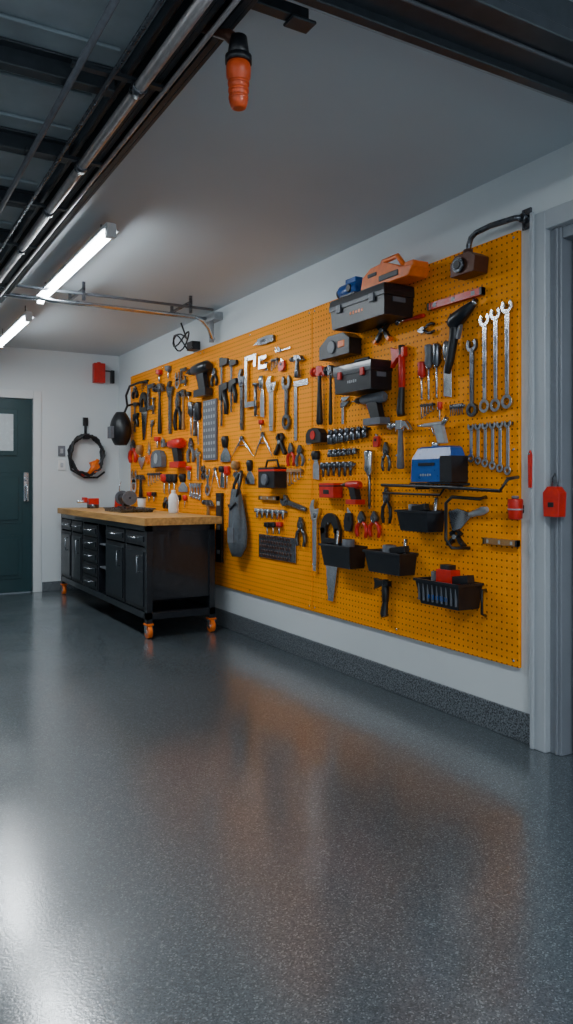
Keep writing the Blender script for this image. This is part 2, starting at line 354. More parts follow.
def saw(b, w, h, hm='black'):
    n = 14; pts = [(-w*.32,h*.2),(w*.45,h*.2),(w*.1,-h*.5)]
    left = [(-w*.32+(w*.30)*i/n*.6+(0 if i%2 else -.006), h*.2-(h*.7)*i/n) for i in range(n,0,-1)]
    b.poly(pts+left, .010, .013, 'steel')
    b.arc(0,h*.34,w*.2,w*.46,-20,200,.004,.026,hm,12); b.poly([(-w*.5,h*.36),(-w*.24,h*.36),(-w*.2,h*.24),(w*.25,h*.24),(w*.25,h*.36),(w*.5,h*.36),(w*.45,h*.14),(-w*.4,h*.14)], .004,.026,hm)
    hook(b,0,h*.4)
def square(b, w, h, m='steel'):
    t = w*.22
    b.poly([(-w/2,-h/2),(-w/2+t,-h/2),(-w/2+t,h/2-t),(w/2,h/2-t),(w/2,h/2),(-w/2,h/2)], .004, .008, m)
    for i in range(12): b.box((-w/2+t*.2,-h*.45+i*h*.075,.0085),(t*.3,.002,.001),'black')
    hook(b,-w*.3,h/2-t)
def cclamp(b, w, h, m='steel'):
    t = w*.12
    b.poly([(-w/2,-h*.3),(-w/2,h*.5),(w*.38,h*.5),(w*.38,h*.3),(w*.2,h*.3),(w*.2,h*.5-t*1.6),(-w/2+t*1.6,h*.5-t*1.6),(-w/2+t*1.6,-h*.3+t*1.6),(w*.4,-h*.3+t*1.6),(w*.4,-h*.3)], .012, .030, m)
    b.cyl((w*.29,h*.02,.021),(w*.29,-h*.46,.021),max(.005,w*.06),'dsteel'); b.cyl((w*.29,h*.05,.021),(w*.29,h*.01,.021),w*.12,'dsteel'); b.cyl((w*.05,-h*.45,.021),(w*.5,-h*.45,.021),.004,'steel')
    hook(b,-w*.2,h*.5-t*1.7)
def barclamp(b, w, h, hm='black'):
    b.box((-w*.2,0,.018),(w*.16,h,.008),'dsteel'); b.poly([(-w*.35,h*.5),(w*.5,h*.46),(w*.5,h*.38),(-w*.35,h*.36)],.008,.028,hm)
    b.poly([(-w*.4,h*.1),(w*.5,h*.12),(w*.5,h*.03),(0,0),(-w*.1,-h*.12),(-w*.4,-h*.12)],.006,.03,hm)
    b.tube([(w*.1,h*.0,.018),(w*.3,-h*.18,.018),(w*.3,-h*.34,.018)],[w*.12,w*.13,w*.09],hm,8); hook(b,-w*.2,h*.5-.02)
def drill(b, w, h, c='grey', c2='black'):
    r = h*.17
    b.tube([(w*.5,h*.3,.045),(w*.44,h*.3,.045),(w*.1,h*.3,.045),(-w*.12,h*.3,.045),(-w*.18,h*.3,.045)], [r*.6,r,r,r*.85,r*.6], c, 16)
    b.cyl((-w*.18,h*.3,.045),(-w*.34,h*.3,.045),r*.62,c2,r*.5); b.cyl((-w*.34,h*.3,.045),(-w*.5,h*.3,.045),r*.15,'steel')
    b.poly([(w*.02,h*.2),(w*.32,h*.2),(w*.42,-h*.32),(w*.16,-h*.32)], .025, .065, c2)
    b.poly([(w*.0,-h*.3),(w*.5,-h*.3),(w*.5,-h*.5),(w*.0,-h*.5)], .012, .08, c)
    b.poly([(-w*.04,h*.14),(w*.04,h*.14),(w*.06,-.02*h),(w*.0,0)], .038,.052,'red'); hook(b,w*.1,h*.1)
def heatgun(b, w, h):
    b.tube([(w*.5,h*.5,.04),(w*.2,h*.40,.04),(-w*.1,h*.30,.04),(-w*.22,h*.25,.04)],[h*.05,h*.10,h*.13,h*.11],'bmetal',14)
    b.cyl((w*.5,h*.5,.04),(w*.56,h*.52,.04),h*.06,'steel',n=14)
    b.tube([(-w*.12,h*.26,.04),(-w*.16,h*.05,.04),(-w*.3,-h*.32,.04),(-w*.38,-h*.5,.04)],[h*.085,h*.075,h*.07,h*.05],'black',12)
    b.poly([(w*.02,h*.2),(w*.1,h*.22),(w*.0,h*.0),(-w*.08,h*.02)],.03,.05,'grey'); hook(b,0,h*.18)
def tape(b, w, h, c='black', c2='orange'):
    b.poly([(-w*.5,-h*.5),(w*.5,-h*.5),(w*.5,h*.1),(w*.3,h*.42),(0,h*.5),(-w*.35,h*.4),(-w*.5,h*.1)], .006, .055, c)
    b.cyl((0,0,.055),(0,0,.060),min(w,h)*.3,c2,n=20); b.box((-w*.42,-h*.5-.004,.03),(w*.3,.008,.02),'steel')
def level(b, w, h, c='red'):
    b.box((0,0,.016),(w,h,.022),c); b.box((0,h*.42,.028),(w*1.0,h*.01+.002,.002),'black')
    for y in (-.35,0,.35): b.box((0,y*h,.028),(w*.55,h*.06,.003),'lgrey')
    b.box((0,h*.48,.016),(w*1.06,h*.04,.026),'black'); b.box((0,-h*.48,.016),(w*1.06,h*.04,.026),'black')
def putty(b, w, h, hm='black'):
    b.tube([(0,h*.5,.014),(0,h*.38,.014),(0,h*.05,.014)],[w*.14,w*.2,w*.13],hm,10)
    b.poly([(-w*.12,h*.05),(w*.12,h*.05),(w*.5,-h*.25),(w*.5,-h*.5),(-w*.5,-h*.5),(-w*.5,-h*.25)],.012,.015,'steel'); hook(b,0,h*.04)
def sockets(b, w, h, m='dsteel', n=7):
    b.box((0,h*.36,.008),(w,h*.12,.012),'black')
    for i in range(n):
        x = -w/2+w*(i+.5)/n; r = w/n*.38*(1-.03*i); L = h*(.7-.03*i)
        b.cyl((x,h*.5,.02),(x,h*.5-L*.45,.02),r*.8,m,n=10); b.cyl((x,h*.5-L*.45,.02),(x,h*.5-L*1.2,.02),r,m,n=10)
def bitrow(b, w, h, m='dsteel', n=6):
    b.box((0,h*.3,.01),(w,h*.16,.016),'grey')
    for i in range(n):
        x = -w/2+w*(i+.5)/n; b.cyl((x,h*.5,.016),(x,-h*.5+h*.03*(i%3),.016),w/n*.22,m,w/n*.12,8); b.cyl((x,h*.5,.016),(x,h*.1,.016),w/n*.34,m,n=8)
def wrenchrow(b, w, h, m='steel', n=6):
    b.box((0,h*.42,.005),(w,h*.06,.008),'black')
    for i in range(n):
        x = -w/2+w*(i+.5)/n; g = w/n; hh = h*(1-.05*(n-1-i)); top = h*.5
        b.box((x,top-hh*.5,.013),(g*.4,hh*.75,.006),m); b.arc(x,top-g*.4,g*.18,g*.46,140,400,.009,.019,m,10); b.arc(x,top-hh+g*.4,g*.2,g*.46,0,360,.009,.019,m,12)
def ratchet(b, w, h, hm='black'):
    b.tube([(0,-h*.5,.018),(0,-h*.4,.018),(0,-h*.15,.018),(0,-h*.1,.018),(0,h*.3,.018)],[w*.25,w*.35,w*.3,w*.16,w*.18],hm,10)
    b.cyl((0,h*.5-w*.45,.006),(0,h*.5-w*.45,.032),w*.48,'steel',n=18); b.cyl((0,h*.5-w*.45,.032),(0,h*.5-w*.45,.045),w*.2,'dsteel',n=8); hook(b,0,h*.2)
def knife(b, w, h, c='red'):
    b.poly([(-w*.45,-h*.5),(w*.3,-h*.5),(w*.5,-h*.2),(w*.4,h*.25),(-w*.35,h*.25),(-w*.5,-h*.1)],.008,.024,c); b.poly([(-w*.2,h*.25),(w*.3,h*.25),(-w*.2,h*.5)],.014,.017,'steel'); b.box((0,0,.026),(w*.3,h*.2,.004),'black')
def hexset(b, w, h, c='black', n=5):
    b.box((0,h*.36,.012),(w,h*.14,.02),c)
    for i in range(n):
        x = -w*.42+w*.84*i/(n-1); L = h*(.9-.11*i); b.tube([(x,h*.5,.016),(x,h*.5-L,.016),(x+w*.04,h*.5-L-.004,.016),(x+w*.16,h*.5-L,.016)],.0035,'dsteel',6)
def spclamp(b, w, h, c='black', tip='orange'):
    for s in (-1,1):
        b.poly([(s*w*.02,h*.05),(s*w*.16,h*.1),(s*w*.34,h*.3),(s*w*.12,h*.5),(s*w*.02,h*.46),(s*w*.16,h*.3)],.006,.028,c)
        b.poly([(s*w*.02,h*.12),(s*w*.14,h*.1),(s*w*.5,-h*.42),(s*w*.4,-h*.5),(s*w*.2,-h*.3)],.006,.028,c)
        b.poly([(s*w*.5,-h*.42),(s*w*.4,-h*.52),(s*w*.28,-h*.36),(s*w*.4,-h*.26)],.004,.031,tip)
    b.cyl((0,h*.08,.003),(0,h*.08,.033),w*.1,'steel')
def trowel(b, w, h, hm='wood'):
    b.tube([(0,h*.5,.03),(0,h*.3,.03),(0,h*.12,.03)],[w*.16,w*.22,w*.14],hm,10); b.tube([(0,h*.12,.03),(0,h*.05,.02),(0,-.02*h,.012)],.006,'steel')
    b.poly([(-w*.4,h*.02),(w*.4,h*.02),(w*.5,-h*.1),(0,-h*.5),(-w*.5,-h*.1)],.010,.013,'steel'); hook(b,0,h*.1)
def caliper(b, w, h):
    b.box((-w*.2,0,.010),(w*.2,h,.005),'steel'); b.poly([(-w*.3,h*.5),(w*.5,h*.5),(w*.1,h*.36),(-w*.3,h*.36)],.006,.014,'steel'); b.poly([(-w*.35,h*.3),(w*.5,h*.33),(w*.1,h*.16),(-w*.35,h*.1)],.006,.018,'dsteel'); hook(b,0,h*.34)
def divider(b, w, h):
    for s in (-1,1): b.tube([(0,h*.45,.014),(s*w*.3,-h*.1,.014),(s*w*.5,-h*.5,.014)],[.010,.008,.003],'steel',6)
    b.cyl((0,h*.45,.006),(0,h*.45,.024),.016,'dsteel'); b.cyl((-w*.2,0.08*h,.014),(w*.2,.08*h,.014),.004,'dsteel'); hook(b,0,h*.38)
def spray(b, w, h, c='lgrey'):
    b.tube([(-w*.3,h*.3,.04),(w*.2,h*.3,.04),(w*.35,h*.3,.04)],[h*.08,h*.1,h*.07],c,12); b.cyl((-w*.5,h*.3,.04),(-w*.3,h*.3,.04),h*.04,'steel',h*.07)
    b.poly([(w*.05,h*.24),(w*.3,h*.24),(w*.42,-h*.5),(w*.2,-h*.5)],.03,.055,c); b.tube([(-w*.05,h*.2,.04),(0,-h*.05,.04),(w*.12,-h*.2,.04)],.004,'steel',6); b.cyl((w*.3,h*.3,.04),(w*.42,h*.5,.04),.014,'steel')
def gauge(b, w, h):
    b.poly([(-w*.5,-h*.5),(w*.5,-h*.5),(w*.5,h*.5),(-w*.5,h*.5)],.002,.02,'grey')
    for i in range(5):
        for j in range(9): b.box((-w*.38+w*.76*i/4,-h*.44+h*.88*j/8,.021),(w*.09,h*.05,.002),'lgrey')
def perf(b, w, h):
    b.box((0,0,.008),(w,h,.004),'steel')
    for i in range(12):
        for j in range(5): b.cyl((-w*.45+w*.9*(i+.5*(j%2))/12.5,-h*.4+h*.8*j/4,.0095),(-w*.45+w*.9*(i+.5*(j%2))/12.5,-h*.4+h*.8*j/4,.013),w*.022,'brown',n=6)
def drillbody(b, w, h): drill(b,w,h,'bmetal','black')
def reddrill(b, w, h): drill(b,w,h,'red','black')

def T(name, gen, x0, y0, x1, y1, rot=0, **kw):
    xc = (x0+x1)/2; Y = (wy(x0)+wy(x1))/2; w = wy(x0)-wy(x1); Yc = wy(xc); Z = wz((y0+y1)/2, Yc); h = wz(y0,Yc)-wz(y1,Yc)
    if abs(rot) > 45: w, h = h, w
    b = B(); gen(b, w, h, **kw); b.done(name, frame_right(Y, Z, rot))
# --- right panel
T('combination_wrench', wrench, 482,313,492,413); T('combination_wrench', wrench, 493,307,503,412); T('combination_wrench', wrench, 504,299,515,409)
T('combination_wrench', wrench, 469,338,479,417, m='dsteel')
T('heat_gun', heatgun, 450,308,481,372)
T('screwdriver', driver, 422,362,428,400, hm='red'); T('screwdriver', driver, 429,345,435,400, hm='grey'); T('screwdriver', driver, 437,344,443,398, hm='dsteel')
T('wood_chisel', chisel, 446,342,454,398, hm='steel')
T('locking_pliers', pliers, 421,324,437,335, rot=90, hm='black')
T('torpedo_level', level, 431,296,486,303, rot=90, c='red')
T('torque_wrench', ratchet, 400,316,427,323, rot=90, hm='red')
T('spring_clamp', spclamp, 377,322,394,343)
T('hatchet', hatchet, 396,346,413,416)
T('claw_hammer', hammer, 317,367,330,425, hm='black', m='red')
T('claw_hammer', hammer, 331,366,338,425, hm='black')
T('cordless_drill', drill, 358,393,392,426)
T('claw_hammer', hammer, 394,421,416,469, hm='grey', m='steel')
T('socket_rail', sockets, 331,428,371,446); T('socket_rail', sockets, 331,449,360,458, n=6)
T('tape_measure', tape, 313,428,328,443, c='black', c2='red')
T('bit_rail', bitrow, 323,462,356,477)
T('pliers', pliers, 384,442,393,471, hm='dsteel')
T('wrench_set', wrenchrow, 470,421,514,475)
T('screwdriver', driver, 369,450,376,509, hm='steel', shaft='dsteel')
T('needle_nose_pliers', pliers, 384,487,394,523, hm='black')
T('cordless_drill', reddrill, 347,480,367,504)
T('utility_knife', knife, 347,507,355,531, c='black')
T('pliers', pliers, 358,511,370,537, hm='red'); T('pliers', pliers, 371,511,383,537, hm='red')
T('adjustable_wrench', adj_wrench, 312,499,322,571, m='steel')
T('hand_saw', saw, 323,516,343,601)
T('hatchet', hatchet, 379,579,397,616, hm='black', m='black')
T('putty_knife', putty, 452,505,490,526, rot=-75, hm='lgrey')
T('spring_clamp', spclamp, 450,530,468,546, tip='black')
T('file', level, 487,539,521,545, rot=90, c='wood')
T('scraper_blade', chisel, 315,451,321,480, hm='black')
T('caliper', caliper, 341,397,352,424)
T('hex_key_set', hexset, 423,403,436,418); T('screwdriver', driver, 441,402,445,420, hm='red'); T('bit_rail', bitrow, 452,404,466,416)
T('utility_knife', knife, 376,433,382,447, c='red')
# --- middle panel
T('reciprocating_saw', drillbody, 191,363,214,398)
T('perforated_rule', gauge, 205,400,218,460)
T('bar_clamp', barclamp, 221,357,230,426); T('bar_clamp', barclamp, 231,359,239,412); T('pipe_wrench', adj_wrench, 240,369,247,430, m='dsteel')
T('c_clamp', cclamp, 248,355,261,420, m='steel'); T('c_clamp', cclamp, 262,356,271,372)
T('utility_knife', knife, 255,337,276,345, rot=90, c='dsteel'); T('caliper', caliper, 277,345,292,352, rot=90)
T('adjustable_wrench', adj_wrench, 268,376,279,431); T('combination_wrench', wrench, 284,374,292,430, m='dsteel')
T('framing_square', square, 295,380,309,440, m='steel'); T('claw_hammer', hammer, 295,356,307,378, hm='dsteel')
T('divider_compass', divider, 233,437,255,457); T('divider_compass', divider, 256,433,274,457); T('spring_clamp', spclamp, 277,433,288,455, tip='black')
T('putty_knife', putty, 222,436,232,462); T('pliers', pliers, 289,443,297,466, hm='red'); T('pliers', pliers, 298,445,306,466, hm='grey')
T('hex_key_set', hexset, 289,468,304,487, c='wood')
T('paint_scraper', putty, 247,460,256,484, hm='black')
T('adjustable_wrench', adj_wrench, 283,498,308,511, rot=80, m='dsteel'); T('pliers', pliers, 298,517,308,546, hm='dsteel')
T('bit_rail', bitrow, 257,509,288,519, m='steel')
T('perforated_steel_plate', perf, 260,536,297,560)
T('spirit_level', level, 219,493,224,562, c='black'); T('claw_hammer', hammer, 207,500,216,528, hm='wood')
T('trowel', trowel, 234,461,244,484)
T('file', level, 262,496,280,500, rot=90, c='wood')
T('screwdriver', driver, 268,522,272,534, hm='black'); T('screwdriver', driver, 280,522,284,534, hm='red'); T('screwdriver', driver, 274,522,278,534, hm='black')
T('wood_chisel', chisel, 262,376,266,418, hm='steel')
T('screwdriver', driver, 262,420,265,431, hm='red'); T('utility_knife', knife, 281,358,287,371, c='red'); T('hex_key_set', hexset, 273,358,280,371)
T('wood_chisel', chisel, 222,466,226,488, hm='black'); T('screwdriver', driver, 228,466,231,488, hm='red'); T('pliers', pliers, 213,368,219,386, hm='black')
# --- left panel
LST = [('bar_clamp',barclamp,135,402,140,432,{}),('hand_saw',saw,141,396,149,440,{}),('c_clamp',cclamp,150,384,157,416,dict(m='dsteel')),
('claw_hammer',hammer,158,384,167,434,dict(hm='black')),('pipe_wrench',adj_wrench,168,381,175,434,dict(m='dsteel')),('pliers',pliers,176,392,183,430,dict(hm='black')),
('claw_hammer',hammer,184,390,189,430,dict(hm='wood')),('screwdriver',driver,192,402,195,436,dict(hm='dsteel')),('screwdriver',driver,199,402,202,445,dict(hm='black')),
('pliers',pliers,131,440,138,462,dict(hm='red')),('trowel',trowel,139,445,146,470,{}),('scissors',scissors,147,440,154,462,{}),('tape_measure',tape,156,450,167,467,dict(c='grey',c2='lgrey')),
('cordless_drill',reddrill,169,438,187,468,{}),('pliers',pliers,189,438,196,462,dict(hm='grey')),('adjustable_wrench',adj_wrench,197,448,203,480,{}),
('hex_key_set',hexset,149,472,162,487,{}),('screwdriver',driver,165,474,168,494,dict(hm='red')),('screwdriver',driver,170,474,173,494,dict(hm='black')),('screwdriver',driver,175,474,178,494,dict(hm='black')),
('putty_knife',putty,180,474,189,492,{}),('wrench_set',wrenchrow,191,482,203,500,dict(n=4)),('combination_wrench',wrench,133,468,138,494,dict(m='steel')),('claw_hammer',hammer,140,475,147,498,dict(hm='black')),
('combination_wrench',wrench,207,467,212,496,dict(m='steel')),('divider_compass',divider,213,468,221,488,{}),('caliper',caliper,151,420,156,437,{}),
('screwdriver',driver,158,437,161,448,dict(hm='red')),('utility_knife',knife,163,437,166,447,dict(c='grey')),('pliers',pliers,134,386,139,398,dict(hm='black')),
('combination_wrench',wrench,177,371,181,389,dict(m='steel')),('screwdriver',driver,169,366,172,379,dict(hm='grey')),('c_clamp',cclamp,183,368,189,387,dict(m='dsteel')),
('screwdriver',driver,160,370,163,382,dict(hm='red')),('hex_key_set',hexset,143,380,149,391,{}),('screwdriver',driver,150,492,152,502,dict(hm='red')),('screwdriver',driver,155,492,157,502,dict(hm='black')),
('wood_chisel',chisel,189,466,192,480,dict(hm='red')),('screwdriver',driver,180,495,182,508,dict(hm='black')),('screwdriver',driver,186,495,188,508,dict(hm='red')),('pliers',pliers,165,497,170,508,dict(hm='black')),
('file',level,196,405,198,436,dict(c='dsteel')),('screwdriver',driver,190,392,192,401,dict(hm='black')),('combination_wrench',wrench,203,465,206,480,dict(m='dsteel'))]
for n_, g_, a, b_, c, d, k in LST: T(n_, g_, a, b_, c, d, **k)

# --- containers that project from the board (local y=0 bottom)
def cont(name, pl, pr, pt, pb, n, fn):
    Yf, Yn = wy(pl, n), wy(pr, 0); zt, zb = wz(pt, Yn, n), wz(pb, Yn, n)
    b = B(); fn(b, Yf-Yn, n, zt-zb); return b.done(name, frame_right((Yf+Yn)/2, zb), bevel=.003)
def label(b, x, y, z, w, h, m='white'):
    k = 5
    for i in range(k): b.box((x-w/2+w*(i+.5)/k, y, z), (w/k*.62, h*(1 if i%2 else .8), .0015), m)
def toolbox(b, L, D, Hh, red=False):
    q = lambda k,y,i=0: [(-L/2*k,y,.002),(L/2*k,y,.002),(L/2*k,y,D*k),(-L/2*k,y,D*k)]
    b.loops([q(.94,0),q(.97,Hh*.62)],'black'); b.loops([q(1,Hh*.62),q(1,Hh*.76),q(.98,Hh*.96),q(.95,Hh)],'bmetal')
    for x in (-.3,.3): b.box((x*L,Hh*.62,D+.003),(L*.08,Hh*.26,.012),'red' if red else 'grey')
    if red: b.tube([(-L*.2,Hh*.98,D*.5),(-L*.17,Hh*1.14,D*.5),(L*.17,Hh*1.14,D*.5),(L*.2,Hh*.98,D*.5)],.01,'black',8)
    label(b,0,Hh*.36,D*.965,L*.26,Hh*.11,'orange' if not red else 'lgrey')
    b.box((L*.49,Hh*.5,D*.5),(.006,Hh*.16,D*.4),'grey')
tb = cont('toolbox', 329, 415, 281, 313, .2, toolbox)
cont('toolbox', 333, 393, 358, 388, .15, lambda b,L,D,Hh: toolbox(b,L,D,Hh,True))
cont('circular_saw_case', 319, 362, 330, 353, .09, lambda b,L,D,Hh: (b.poly([(-L/2,0),(L/2,0),(L/2,Hh*.7),(L*.3,Hh),(-L*.2,Hh),(-L/2,Hh*.6)],.002,D,'black'), b.cyl((-L*.05,Hh*.45,D),(-L*.05,Hh*.45,D+.01),Hh*.3,'grey',n=20), b.box((L*.25,Hh*.5,D),(L*.2,Hh*.3,.008),'orange')))
def bluebox(b, L, D, Hh):
    q = lambda k,y: [(-L/2*k,y,.002),(L/2*k,y,.002),(L/2*k,y,D*k),(-L/2*k,y,D*k)]
    b.loops([q(1,0),q(.98,Hh*.65),q(.8,Hh*.95),q(.7,Hh)],'blue'); b.box((L*.38,Hh*.36,D*.5),(L*.28,Hh*.72,D*1.06),'black')
    label(b,-L*.12,Hh*.2,D+.001,L*.3,Hh*.07,'lgrey'); b.box((-L*.1,Hh*.5,D*.99),(L*.4,Hh*.08,.01),'black')
    b.cyl((-L*.1,Hh,D*.4),(-L*.1,Hh*1.12,D*.4),.02,'steel')
cont('paint_sprayer', 411, 467, 445, 482, .10, bluebox)
T('spray_gun', spray, 424,420,456,444)
def bin_(items, lat=False, c='bmetal'):
    def f(b, L, D, Hh):
        b.shell(L, D, Hh, .86, .005, c)
        if lat:
            for i in range(9): b.box((-L*.42+L*.84*i/8,Hh*.5,D*.955),(.006,Hh*.7,.01),'grey')
            label(b,0,Hh*.35,D*.97,L*.5,Hh*.2,'blue')
        for k,(kind,x) in enumerate(items):
            if kind == 'redbox': b.box((x*L,Hh*1.05,D*.5),(L*.34,Hh*.75,D*.4),'red'); b.box((x*L,Hh*1.5,D*.5),(L*.2,Hh*.2,D*.3),'black')
            if kind == 'roll': b.cyl((x*L,Hh*.5,D*.35),(x*L,Hh*1.25,D*.35),L*.12,'grey'); b.cyl((x*L,Hh*1.2,D*.35),(x*L,Hh*1.27,D*.35),L*.07,'black')
            if kind == 'stick': b.tube([(x*L,Hh*.2,D*.4),(x*L+.01,Hh*1.6,D*.3)],[.008,.011],'red' if k%2 else 'steel',8)
            if kind == 'gun': b.box((x*L,Hh*1.1,D*.5),(L*.4,Hh*.3,D*.3),'black',.15)
        b.box((0,Hh*.5,D*.5),(L*.8,Hh*.5,D*.78),'dsteel')
    return f
cont('parts_bin', 320, 367, 547, 570, .12, bin_([('stick',-.3),('roll',.1)]))
cont('parts_bin', 364, 418, 554, 577, .12, bin_([('roll',-.1),('gun',.25),('stick',.3)]))
cont('parts_bin', 415, 483, 585, 612, .15, bin_([('redbox',.0),('gun',.3),('roll',-.3)], True))
cont('tool_pouch', 396, 446, 511, 533, .12, bin_([('gun',0),('roll',-.3),('stick',.35)]))
cont('camera_case', 258, 287, 467, 488, .10, lambda b,L,D,Hh: (b.box((0,Hh/2,D/2),(L,Hh,D),'black'), b.box((0,Hh*.85,D/2),(L*1.02,Hh*.12,D*1.02),'red'), b.cyl((0,Hh*.4,D),(0,Hh*.4,D+.02),Hh*.28,'grey'), b.tube([(-L*.4,Hh,D/2),(-L*.3,Hh*1.35,D/2),(L*.3,Hh*1.35,D/2),(L*.4,Hh,D/2)],.008,'black')))
cont('parts_box', 319, 343, 483, 498, .07, lambda b,L,D,Hh: (b.box((0,Hh/2,D/2),(L,Hh,D),'red'), b.box((0,Hh*.8,D/2),(L*1.04,Hh*.1,D*1.04),'black'), b.box((0,Hh*.4,D),(L*.4,Hh*.3,.004),'black')))
def redcup(b,L,D,Hh):
    b.tube([(0,0,D*.55),(0,Hh*.1,D*.55),(0,Hh*.9,D*.55),(0,Hh,D*.55)],[D*.3,D*.38,D*.42,D*.40],'red',20); b.cyl((0,Hh,D*.55),(0,Hh*1.15,D*.55),D*.2,'grey'); b.box((0,Hh*.5,D*.1),(D*.3,Hh*.4,D*.2),'black'); b.cyl((0,Hh*.45,D*.55),(0,Hh*.55,D*.55),D*.425,'lgrey',n=20)
cont('oil_can', 507, 525, 499, 520, .08, redcup)
Yt = tb.matrix_world[1][3]; Ht = wz(281, wy(415,0), .2)
b = B()
b.poly([(-.19,0),(.22,.0),(.25,.045),(.15,.06),(.13,.075),(.02,.115),(-.10,.11),(-.17,.075)], .04,.16,'orange')
b.box((.06,.035,.16),(.16,.03,.01),'black'); b.box((-.08,.07,.16),(.08,.02,.008),'black'); b.box((.21,.055,.10),(.07,.04,.10),'orange'); b.tube([(-.10,.10,.1),(-.06,.145,.1),(.06,.145,.1),(.12,.075,.1)],.014,'orange',8)
b.cyl((-.19,.045,.1),(-.21,.045,.1),.03,'black')
b.done('belt_sander', frame_right(Yt-.18, Ht+.002), .005)
b = B()
b.cyl((-.085,.045,.13),(.085,.045,.13),.042,'blue'); b.cyl((-.085,.045,.13),(-.12,.045,.13),.028,'black'); b.box((.02,.09,.13),(.10,.03,.05),'blue'); b.box((.03,.006,.15),(.14,.012,.07),'grey'); b.cyl((.03,.045,.165),(.03,.045,.178),.022,'black')
b.done('jigsaw', frame_right(Yt+.13, Ht+.002), .003)

def rt(name, pts, r=.008, m='black'):
    P = [(XB-.001-d, wy(px, d), wz(py, wy(px, d), d)) for px, py, d in pts]
    b = B(); b.tube(P, r, m, 8); return b.done(name, bevel=0)
rt('tubular_hanger', [(384,485,0),(382,485,.12),(445,487,.12),(500,491,.12),(508,479,.12),(518,477,.0)], .008)
rt('tubular_hanger', [(385,493,0),(383,493,.06),(440,495,.06),(446,486,.06),(470,484,.0)], .006)
rt('tubular_hanger', [(486,497,0),(480,499,.08),(452,497,.08),(446,503,.08),(446,540,.08),(452,548,.08),(470,548,.0)], .008)
rt('tubular_hanger', [(486,590,0),(482,590,.05),(482,614,.05),(486,616,.0)], .007)
b = B()
Yn, Yf_ = wy(468), wy(411,.1)
b.bb(-(Yf_-Yn)/2,(Yf_-Yn)/2,-.008,0,0,.11,'bmetal'); b.box((-(Yf_-Yn)*.4,-.02,.05),(.008,.03,.09),'bmetal'); b.box(((Yf_-Yn)*.4,-.02,.05),(.008,.03,.09),'bmetal')
b.done('bracket_shelf', frame_right((Yf_+Yn)/2, wz(482.5, Yn, .1)))
b = B(); ls = []
for i in range(19):
    y = i/18; r = .050+.060*math.sin(min(1,(1-y)*1.3)*math.pi*.5)
    if y < .15: r *= .55+3*y
    ls.append([(.015*math.sin(y*5)+r*1.05*math.cos(a)*(1+.12*math.cos(5*a+y*4)), -.5+.5*y, .06+r*.5*math.sin(a)*(1+.2*math.cos(4*a+3*y))) for a in [2*math.pi*j/28 for j in range(28)]])
b.loops(ls,'cloth',True)
for s in (-1,1): b.tube([(s*.035,-.06,.075),(s*.045,.03,.06),(s*.02,.11,.03),(0,.13,.02)],.013,'black',6)
b.box((.02,-.34,.115),(.10,.11,.018),'grey',.05); b.tube([(-.06,-.12,.10),(0,-.15,.115),(.06,-.1,.10)],.008,'black',6); hook(b,0,.11)
Yc = wy(244); b.done('work_bag', frame_right(Yc, wz(489,Yc)), 0)
b = B(); ls = []
for i in range(11):
    y = i/10; r = math.sin(math.pi*(.12+.8*y))**.6
    ls.append([(.13*r*math.cos(a)*(1+.06*math.cos(3*a)), .34*y-.17, .13+.11*r*math.sin(a)) for a in [2*math.pi*j/20 for j in range(20)]])
b.loops(ls,'black',True); b.tube([(0,.15,.10),(0,.24,.06),(0,.26,.0)],.012,'black'); b.box((0,-.04,.235),(.13,.12,.03),'grey')
b.tube([(0,.24,.06),(.05,.34,.09),(.2,.42,.1),(.38,.44,.06),(.45,.44,.0)],.012,'black')
b.done('backpack', frame_right(7.66, 1.70), .002)

b = B()
b.box((.0,0,-.006),(.05,.09,.012),'dsteel'); b.cyl((0,.0,0),(0,0,.03),.02,'dsteel')
b.tube([(0,0,.03),(-.02,.0,.05),(-.14,.0,.07),(-.23,-.005,.07),(-.265,-.02,.07),(-.28,-.05,.07),(-.285,-.10,.07)],.013,'dsteel',10)
b.cyl((-.285,-.07,.07),(-.285,-.10,.07),.022,'brown')
b.poly([(-.36,-.19),(-.21,-.19),(-.20,-.12),(-.24,-.095),(-.33,-.095),(-.365,-.13)],.02,.11,'brown'); b.cyl((-.3,-.145,.11),(-.3,-.145,.125),.035,'dsteel',n=20); b.cyl((-.3,-.145,.125),(-.3,-.145,.13),.022,'black',n=20)
b.done('wall_arm_gauge', frame_right(2.36, 2.295, n=-.007), .002)
b = B()
b.poly([(-.038,-.06),(.038,-.06),(.043,.04),(.02,.065),(-.02,.065),(-.043,.04)],.0,.045,'red'); b.tube([(-.015,.06,.02),(-.012,.10,.02),(0,.12,.02),(.012,.10,.02),(.015,.06,.02)],.004,'dsteel',6); b.box((0,-.01,.046),(.03,.02,.003),'black')
b.done('lockout_padlock', Matrix(((0,0,-1,XW-.013),(-1,0,0,2.185),(0,1,0,1.06),(0,0,0,1))), .003)
b = B(); b.poly([(-.007,-.08),(.007,-.08),(.010,.06),(.0,.08),(-.010,.06)],0,.008,'red'); b.cyl((0,.065,.0),(0,.065,.014),.004,'steel')
b.done('key_tag', Matrix(((0,0,-1,XW-.046),(-1,0,0,2.302),(0,1,0,1.20),(0,0,0,1))), 0)

